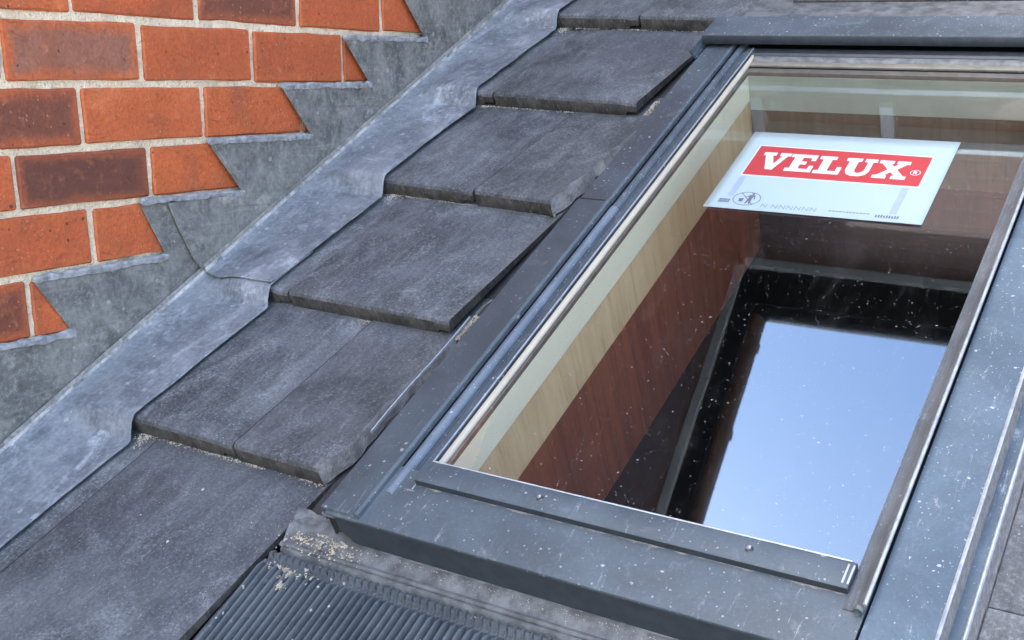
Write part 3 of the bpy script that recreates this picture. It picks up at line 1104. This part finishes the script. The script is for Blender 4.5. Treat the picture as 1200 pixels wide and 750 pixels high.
# bottom cover
prism_u('bottom_cover', [(-0.4330, 0.0488), (-0.4370, 0.0465), (-0.4372, 0.0435), (-0.4355, 0.0420), (-0.350, 0.040), (-0.350, 0.0490)],
        0.5830, 1.1560, 'cover', RW, smooth=True)
fp = [(0.5920, 0.0436), (0.5925, 0.020), (0.6010, 0.0125), (0.606, 0.006), (0.612, 0.003), (1.2160, 0.003), (1.2160, 0.0436)]
V = [(u, -0.4362, w) for u, w in fp] + [(u, -0.426, w) for u, w in fp]
n = len(fp)
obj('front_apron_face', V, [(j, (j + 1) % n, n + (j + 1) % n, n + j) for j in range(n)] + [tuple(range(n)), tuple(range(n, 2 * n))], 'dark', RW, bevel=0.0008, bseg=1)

# right rail
rp = [(1.1372, 0.0425), (1.1372, 0.0500), (1.1400, 0.0515), (1.1425, 0.0500), (1.1460, 0.0515), (1.1500, 0.0560), (1.1535, 0.0615), (1.1560, 0.0630), (1.1578, 0.0618), (1.1578, 0.0580), (1.1545, 0.0500), (1.1545, 0.0425)]
prism_v('right_rail', rp, -0.388, 0.705, 'rail_r', RW, smooth=True)
prism_v('bright_lip', [(1.1548, 0.0628), (1.1562, 0.0640), (1.1578, 0.0634), (1.1582, 0.0616), (1.1575, 0.0616)], -0.3875, 0.704, 'edge', RW, smooth=True)
V = []
n = 12
for i in range(n):
    a = 2 * math.pi * i / n
    V += [(1.1515 + 0.0048 * math.cos(a), -0.3884, 0.0555 + 0.0062 * math.sin(a)), (1.1515 + 0.0036 * math.cos(a), -0.3920, 0.0555 + 0.0050 * math.sin(a)), (1.1515 + 0.0030 * math.cos(a), -0.3870, 0.0555 + 0.0040 * math.sin(a))]
F = []
for i in range(n):
    k = (i + 1) % n
    F += [(3 * i, 3 * k, 3 * k + 1, 3 * i + 1), (3 * i + 1, 3 * k + 1, 3 * k + 2, 3 * i + 2)]
obj('rail_end', V, F, 'rail_r', RW, smooth=True)

# right covers
rc = [(1.1585, 0.0400), (1.1585, 0.0485), (1.2150, 0.0490), (1.2178, 0.0480), (1.2186, 0.0455), (1.2176, 0.0400)]
prism_v('side_cover', rc, -0.4365, 0.2100, 'cover_r', RW, smooth=True)
prism_v('side_cover', [(u, w - 0.0006) for u, w in rc], 0.2112, 0.735, 'cover_r', RW, smooth=True)
prism_v('bright_lip', [(1.2162, 0.0492), (1.2180, 0.0502), (1.2196, 0.0488), (1.2190, 0.0470)], -0.4363, 0.733, 'edge', RW, smooth=True)

# hood over the top
hp = [(0.694, 0.0580), (0.6925, 0.0600), (0.6925, 0.0735), (0.6945, 0.0760), (0.765, 0.0740), (0.775, 0.040), (0.765, 0.040), (0.757, 0.0690), (0.700, 0.0700), (0.700, 0.0580)]
prism_u('hood', hp, 0.5760, 1.222, ['cover_b', 'dark'], RW, smooth=True, mids=[1, 1, 0, 0, 0, 0, 0, 0, 0, 0, 0, 0])
V, F = box_vf(0.5735, 0.5757, 0.640, 0.768, 0.030, 0.0705)
V = [(u, v + (0.035 if (w < 0.05 and v < 0.7) else 0), w) for u, v, w in V]
obj('hood_side_flap', V, F, 'cover_b', RW)

# ================================================================== WINDOW FLASHING
FL = root('window_flashing', 'dusty grey flashing kit with a pleated apron below the roof window', 'flashing', RF)
prism_u('top_flashing', [(0.766, 0.040), (0.772, 0.0425), (0.945, 0.0262), (1.10, 0.0050), (1.10, -0.020), (0.781, -0.020), (0.781, 0.0350)], 0.585, 1.235, 'flash', FL)
# left gutter
gp = [(0.480, -0.026), (0.480, -0.022), (0.520, -0.024), (0.560, -0.026), (0.5755, -0.022), (0.5765, 0.0300), (0.5785, 0.0300), (0.5785, -0.030), (0.560, -0.032)]
prism_v('side_gutter', gp, -0.431, 0.80, 'deck', FL, smooth=False)
fold = [(0.506, -0.012), (0.508, 0.0000), (0.511, 0.0020), (0.5145, 0.0000), (0.516, -0.014), (0.5125, -0.016)]
prism_v('gutter_fold_highlight', [(0.5135 + (u - 0.511) * 0.30, w * 0.25 + 0.0005) for u, w in fold], -0.27, -0.025, 'edge', FL, smooth=True, seg=40, wob=0.005)  # thin pale strip painting the highlight along the tile's right edge
prism_v('gutter_fold_highlight', [(0.528 + (u - 0.511) * 0.6, w * 0.5 - 0.012) for u, w in fold], 0.34, 0.64, 'dusty', FL, smooth=True, seg=30, wob=0.004)
# right channel
rg = [(1.2185, 0.0420), (1.2225, 0.0205), (1.2330, 0.0205), (1.2335, 0.0230), (1.2350, 0.0235), (1.2368, 0.0215), (1.2400, 0.006), (1.2460, -0.012), (1.2460, -0.030), (1.2150, -0.030), (1.2150, 0.0420)]
prism_v('side_channel', rg, -0.50, 0.80, ['cover_r', 'dusty', 'edge'], FL, mids=[1, 0, 0, 2, 2, 1, 1, 1, 1, 1, 1, 1, 1])
prism_v('bright_lip', [(1.2330, 0.0228), (1.2342, 0.0246), (1.2358, 0.0244), (1.2366, 0.0224), (1.2356, 0.0222), (1.2344, 0.0222)], -0.50, 0.80, 'edge', FL, smooth=True)
# strip below the front face
st = [(-0.425, -0.003), (-0.438, -0.0035), (-0.4465, -0.0050), (-0.460, -0.0090), (-0.4625, -0.0065), (-0.4650, -0.0060), (-0.4668, -0.0085), (-0.4675, -0.0105),
      (-0.4690, -0.0080), (-0.4715, -0.0075), (-0.4735, -0.0100), (-0.4750, -0.0150), (-0.425, -0.020)]
st = [(v + 0.0045, w + 0.0062) for v, w in st]
prism_u('flashing_strip', st, 0.520, 1.245, 'flash', FL, smooth=True)
# crimped band and pleated apron
PER = 0.0098
u0, u1 = 0.5060, 1.2500
nper = int((u1 - u0) / PER)
SHP = [(0.0, 0.0), (0.30, 0.0002), (0.44, 0.0006), (0.50, 0.0088), (0.58, 0.0100), (0.70, 0.0088), (0.80, 0.0004)]
vs = [-0.4695, -0.4725, -0.4740, -0.4810, -0.4835, -0.4870, -0.4910, -0.5000, -0.53, -0.56, -0.60, -0.66, -0.72, -0.80]
V, F = [], []
cols = []
for p in range(nper):
    for (t, h) in SHP:
        cols.append((u0 + (p + t) * PER, h, p))
cols.append((u0 + nper * PER, 0.0, nper))
nc = len(cols)
for i, v in enumerate(vs):
    for (u, h, p) in cols:
        base = -0.0070 - 0.012 * max(0, (-0.4745 - v)) / 0.3
        jj = noise.noise(Vector((p * 1.7, v * 6, 0)))
        if v > -0.475:
            amp, add = 0.35, 0.0005 if i else -0.002
        elif v > -0.4815:
            amp, add = 0.55, 0.0015
        elif v > -0.488:
            amp, add = 0.25, -0.0010
        else:
            amp, add = 1.0 * (0.6 + 0.4 * min(1, (-0.488 - v) / 0.01)), 0.0
        uu = u + (0.0042 if -0.488 < v < -0.475 else 0) + 0.0022 * noise.noise(Vector((u * 6, v * 7, 5)))
        V.append((uu, v, base + add + h * amp * (1 + 0.15 * jj)))
for i in range(len(vs) - 1):
    for j in range(nc - 1):
        a = i * nc + j
        F.append((a, a + 1, a + nc + 1, a + nc))
ap = obj('pleated_apron', V, F, 'apron', FL, smooth=True)
# left lip of the apron beside the tile
prism_v('apron_lip', [(0.4900, -0.030), (0.4900, -0.019), (0.4960, -0.014), (0.5010, -0.016), (0.5058, -0.0125), (0.5062, -0.024)], -0.80, -0.478, 'dusty', FL, seg=20, wob=0.003, smooth=True)
# corner leg under the side cover
V, F = join([box_vf(0.5800, 0.5860, -0.4320, -0.4290, 0.012, 0.040)])
V = [(u + (0.004 if w < 0.02 else 0), v - (0.001 if w < 0.02 else 0), w) for u, v, w in V]
obj('corner_leg', V, F, 'black', RW)
prism_u('corner_cap', [(-0.4352, 0.0370), (-0.4352, 0.0412), (-0.425, 0.0420), (-0.425, 0.0360)], 0.5745, 0.5915, 'flash', RW)
# crumpled foil corner
V, F = [], []
for i in range(13):
    for j in range(13):
        u = 0.512 + 0.088 * i / 12
        v = -0.462 + 0.050 * j / 12
        w = -0.007 + 0.012 * (j / 12) * (1 - i / 12) + 0.0070 * noise.fractal(Vector((u * 70, v * 70, 3)), 1, 2, 3) + 0.006 * max(0, 1 - i / 4) * (j / 12)
        V.append((u, v, w))
for i in range(12):
    for j in range(12):
        a = i * 13 + j
        F.append((a, a + 13, a + 14, a + 1))
obj('crumpled_foil', V, F, 'flash', FL, smooth=False)

# ================================================================== STICKER
ST0 = 0.0429
SK_ = root('window_sticker', 'pale cyan sheet with a red VELUX panel stuck on the roof window pane', 'sticker', RF)
SU0, SU1, SV0, SV1 = 0.7600, 1.0515, 0.2270, 0.4360
nn = 24
V, F = [], []
for i in range(nn + 1):
    for j in range(13):
        u = SU0 + (SU1 - SU0) * i / nn
        v = SV0 + (0.0018 * j if j < 3 else 0.0036 + (SV1 - SV0 - 0.0036) * (j - 2) / 10)
        lift = (0.0016, 0.0006, 0.0)[min(j, 2)] * (0.6 + 0.6 * noise.noise(Vector((u * 18, 1, 1))))
        V.append((u, v, ST0 + max(0, lift)))
for i in range(nn):
    for j in range(12):
        a = i * 13 + j
        F.append((a, a + 13, a + 14, a + 1))
sh = obj('sheet', V, F, 'paper', SK_, smooth=True)
sm = sh.modifiers.new('thick', 'SOLIDIFY')
sm.thickness = 0.0003
sm.offset = 1


def flat(name, poly, mat, z, h=0.00012):
    return slab(name, poly, 2, ST0 + z, ST0 + z + h, mat, sh)


Z1, Z2 = 0.00055, 0.00085
TX = dict(
    V=[(.36, 0), (.62, 0), (.90, .82), (1, .82), (1, 1), (.60, 1), (.60, .82), (.70, .82), (.55, .34), (.36, .82), (.47, .82), (.47, 1), (0, 1), (0, .82), (.09, .82)],
    E=[(0, 0), (1, 0), (1, .38), (.83, .38), (.83, .18), (.47, .18), (.47, .42), (.68, .42), (.68, .60), (.47, .60), (.47, .82), (.80, .82), (.80, .66), (.97, .66), (.97, 1), (0, 1), (0, .82), (.15, .82), (.15, .18), (0, .18)],
    L=[(0, 0), (1, 0), (1, .42), (.82, .42), (.82, .18), (.50, .18), (.50, .82), (.66, .82), (.66, 1), (0, 1), (0, .82), (.16, .82), (.16, .18), (0, .18)],
    U=[(0, 1), (0, .82), (.11, .82), (.11, .30), (.19, .10), (.37, 0), (.62, 0), (.80, .10), (.88, .30), (.88, .82), (1, .82), (1, 1), (.60, 1), (.60, .82), (.71, .82), (.71, .34), (.64, .22), (.53, .18), (.44, .22), (.40, .34), (.40, .82), (.50, .82), (.50, 1)],
    X=[(0, 0), (.42, 0), (.42, .17), (.34, .17), (.49, .37), (.64, .17), (.56, .17), (.56, 0), (1, 0), (1, .17), (.91, .17), (.65, .52), (.87, .83), (.96, .83), (.96, 1), (.56, 1), (.56, .83), (.63, .83), (.52, .67), (.40, .83), (.47, .83), (.47, 1), (.03, 1), (.03, .83), (.12, .83), (.37, .50), (.10, .17), (0, .17)])
# red panel with a thin white border under it
flat('panel_border', [(0.7820, 0.3140), (1.0278, 0.3130), (1.0280, 0.3935), (0.7822, 0.3985)], 'white', 0.00042)
flat('red_panel', [(0.7840, 0.3165), (1.0255, 0.3155), (1.0258, 0.3910), (0.7843, 0.3960)], 'red', Z1)
lu = [(0.7965, 0.8365, 'V'), (0.8380, 0.8760, 'E'), (0.8790, 0.9150, 'L'), (0.9165, 0.9585, 'U'), (0.9600, 1.0040, 'X')]
for a, b, ch_ in lu:
    sl = -0.020 * (a - 0.79)
    flat('letter', [(a + (b - a) * x, 0.3330 + sl + 0.0460 * y) for x, y in TX[ch_]], 'white', Z2)


def ringp(name, cu, cv, r, w_, mat, z, n=28, asp=1.0):
    V, F = [], []
    for i in range(n):
        a = 2 * math.pi * i / n
        for rr in (r, r - w_):
            for h in (0, 0.00012):
                V.append((cu + rr * math.cos(a), cv + rr * asp * math.sin(a), ST0 + z + h))
    for i in range(n):
        k = (i + 1) % n
        a, b = 4 * i, 4 * k
        F += [(a, b, b + 1, a + 1), (a + 1, b + 1, b + 3, a + 3), (a + 3, b + 3, b + 2, a + 2), (a + 2, b + 2, b, a)]
    return obj(name, V, F, mat, sh)


ringp('registered_mark', 1.0135, 0.3490, 0.0068, 0.0010, 'white', Z2)
flat('registered_mark', [(1.0108, 0.3455), (1.0120, 0.3455), (1.0120, 0.3480), (1.0132, 0.3480), (1.0146, 0.3455), (1.0160, 0.3455), (1.0144, 0.3484), (1.0156, 0.3500), (1.0150, 0.3525), (1.0108, 0.3525)], 'white', Z2)
# tape strips behind the sheet
flat('tape_strip', [(0.7835, 0.2600), (0.7930, 0.2600), (0.7930, 0.3110), (0.7835, 0.3110)], 'tape', 0.00040)
flat('tape_strip', [(1.0060, 0.2470), (1.0155, 0.2470), (1.0155, 0.3105), (1.0060, 0.3105)], 'tape', 0.00040)
# no-litter pictogram
ringp('pictogram', 0.8135, 0.2550, 0.0195, 0.0011, 'ink', 0.00045, 36, 0.86)
flat('pictogram', [(0.8010, 0.2690), (0.8018, 0.2698), (0.8262, 0.2412), (0.8254, 0.2404)], 'ink', 0.00062)
flat('pictogram', [(0.8040, 0.2470), (0.8090, 0.2470), (0.8098, 0.2550), (0.8030, 0.2550)], 'ink', 0.00045)
for dx in (0.0, 0.0028):
    pass
flat('pictogram', [(0.8140, 0.2430), (0.8160, 0.2430), (0.8175, 0.2510), (0.8190, 0.2430), (0.8212, 0.2430), (0.8205, 0.2560), (0.8215, 0.2615), (0.8235, 0.2540), (0.8248, 0.2545), (0.8228, 0.2645), (0.8160, 0.2645), (0.8110, 0.2600), (0.8116, 0.2588), (0.8150, 0.2612), (0.8150, 0.2540)], 'ink', 0.00045)
ringp('pictogram', 0.8190, 0.2674, 0.0022, 0.0021, 'ink', 0.00045, 12)
# small code marks
for i in range(6):
    a = 0.7760 + 0.0027 * i
    flat('code_mark', [(a, 0.2420), (a + 0.0019, 0.2420), (a + 0.0019, 0.2465 + 0.001 * (i % 2)), (a, 0.2465 + 0.001 * (i % 2))], 'ink', 0.00045)
    flat('code_mark', [(a, 0.2480), (a + 0.0021, 0.2480), (a + 0.0021, 0.2512), (a, 0.2512)], 'ink', 0.00045)
for i in range(9):
    a = 0.9910 + 0.0034 * i
    flat('code_mark', [(a, 0.2365), (a + 0.0022, 0.2365), (a + 0.0022, 0.2425 if i % 3 else 0.2405), (a, 0.2425)], 'ink', 0.00045)


def stroke(pts, wd, mat, name='small_print'):
    V, F = [], []
    for (x, y) in pts:
        V += [(x - wd / 2, y, ST0 + 0.00050), (x + wd / 2, y, ST0 + 0.00050)]
    for i in range(len(pts) - 1):
        F.append((2 * i, 2 * i + 1, 2 * i + 3, 2 * i + 2))
    return obj(name, V, F, mat, sh)


for i in range(7):
    a = 0.8390 + 0.0105 * i + (0.004 if i > 0 else 0)
    stroke([(a, 0.2370), (a + 0.0004, 0.2460), (a + 0.0066, 0.2372), (a + 0.0070, 0.2460)], 0.0008, 'greyink')
for i in range(12):
    a = 0.9300 + 0.0045 * i
    flat('small_print', [(a, 0.2415), (a + 0.0034, 0.2415), (a + 0.0034, 0.2432 + 0.0006 * (i % 2)), (a, 0.2432)], 'greyink', 0.00045)

# pale residue left along the foot of the sash rail and the bead ends
def residue(ua, ub, v, w, par, wid=0.0016):
    V, F = [], []
    n = int((ub - ua) / 0.003)
    for i in range(n + 1):
        u = ua + (ub - ua) * i / n
        k = max(0.0, noise.fractal(Vector((u * 60, v * 10, 1.0)), 1.0, 2.0, 3) + 0.25)
        V += [(u, v, w), (u, v - wid * k, w), (u, v - wid * 0.4 * k, w + 0.0009 * min(1, k)), (u, v, w + 0.0009 * min(1, k))]
    for i in range(n):
        for j in range(4):
            F.append((4 * i + j, 4 * i + (j + 1) % 4, 4 * i + 4 + (j + 1) % 4, 4 * i + 4 + j))
    return obj('lime_residue', V, F, 'dusty', par)


residue(0.668, 1.134, -0.3710, 0.0489, RW, 0.0030)
residue(0.640, 0.668, -0.3790, 0.0489, RW, 0.0040)
residue(0.640, 1.205, -0.4364, 0.0030, RW, 0.0030)

# ================================================================== GRIT
def grit(name, spots, label, parent=None):
    V, F = [], []
    rg_ = random.Random(5)
    for (u, v, w, s) in spots:
        n0 = len(V)
        for d in ((1, 0, 0), (-1, 0, 0), (0, 1, 0), (0, -1, 0), (0, 0, 1), (0, 0, -0.6)):
            k = s * rg_.uniform(0.6, 1.25)
            V.append((u + d[0] * k, v + d[1] * k, w + d[2] * k * 0.7))
        F += [tuple(n0 + i for i in t) for t in ((0, 2, 4), (2, 1, 4), (1, 3, 4), (3, 0, 4), (2, 0, 5), (1, 2, 5), (3, 1, 5), (0, 3, 5))]
    o = obj(name, V, F, 'sand')
    o.matrix_world = RF
    return o


sp = []
gr = random.Random(21)
for r in (1, 2, 3, 4, 5):
    vt = TAILS[r]
    for i in range(520):
        u = gr.uniform(0.172, 0.50)
        if noise.noise(Vector((u * 26, r * 3.1, 0))) < -0.12 and gr.random() < 0.8:
            continue
        v = vt + SK[r] * (u - 0.17) - abs(gr.gauss(0, 0.0035)) + 0.001
        sp.append((u, v, -0.0158 + SLOPE * 0.004, gr.uniform(0.0004, 0.0014)))
    for i in range(160):
        sp.append((gr.gauss(0.178, 0.006), vt - abs(gr.gauss(0, 0.012)) - 0.001, -0.0155, gr.uniform(0.0005, 0.0016)))
for r in (2, 4):
    for i in range(260):
        sp.append((0.5055 + abs(gr.gauss(0, 0.005)), TAILS[r] - 0.008 + gr.uniform(-0.006, 0.05), -0.016, gr.uniform(0.0006, 0.0016)))
for i in range(900):
    u = gr.uniform(0.16, 0.50)
    v = gr.uniform(-0.64, -0.37)
    sp.append((u, v, WT + 0.0058 - SLOPE * (v + 0.735) + 0.0002, gr.uniform(0.0002, 0.0007)))
for (u, v, s) in ((0.345, -0.415, 0.0030), (0.372, -0.505, 0.0022), (0.30, -0.48, 0.0018)):
    sp.append((u, v, WT + 0.0058 - SLOPE * (v + 0.735) + 0.001, s))
o = grit('sandy_grit', sp, '')
tag(o, 'sandy grit lying under the tile edges', 'grit', kind='stuff')
sp = []
for i in range(1300):
    u = gr.gauss(0.572, 0.026)
    v = gr.gauss(-0.449, 0.008)
    if v > -0.4375 or v < -0.468:
        continue
    if noise.noise(Vector((u * 110, v * 150, 2.0))) < 0.12 and gr.random() < 0.93:
        continue
    sp.append((u, v, 0.0015 - 0.16 * max(0, -0.44 - v) + 0.0045 * math.exp(-((u - 0.57) / 0.02) ** 2) * gr.random(), gr.uniform(0.0005, 0.0018)))
for i in range(600):
    u = gr.gauss(0.555, 0.016)
    v = -0.489 - abs(gr.gauss(0, 0.006))
    if noise.noise(Vector((u * 160, v * 120, 5.0))) < 0.0:
        continue
    sp.append((u, v, -0.0045 + gr.uniform(0, 0.004), gr.uniform(0.0006, 0.0018)))
for i in range(160):
    sp.append((gr.gauss(0.557, 0.003), gr.gauss(-0.513, 0.002), -0.0040 + gr.uniform(0, 0.004), gr.uniform(0.0006, 0.0020)))
for i in range(500):
    u = gr.uniform(0.53, 1.2)
    sp.append((u, -0.4395 - abs(gr.gauss(0, 0.006)), 0.0015, gr.uniform(0.0003, 0.0008)))
o = grit('sandy_grit', sp, '')
tag(o, 'heap of sandy grit at the corner of the window flashing', 'grit', kind='stuff')

# ------------------------------------------------------------------ sub-parts
def nest(parent_name, child_names, rt):
    ps = [o for o in rt.children if o.name.split('.')[0] == parent_name]
    for c_ in [o for o in rt.children if o.name.split('.')[0] in child_names]:
        c_.parent = ps[0]


nest('bottom_rail', ('screw', 'rail_end_clip'), RW)
nest('right_rail', ('rail_end',), RW)
nest('hood', ('hood_side_flap',), RW)
nest('gutter', ('gutter_joint',), ev)
nest('pleated_apron', ('apron_lip',), FL)
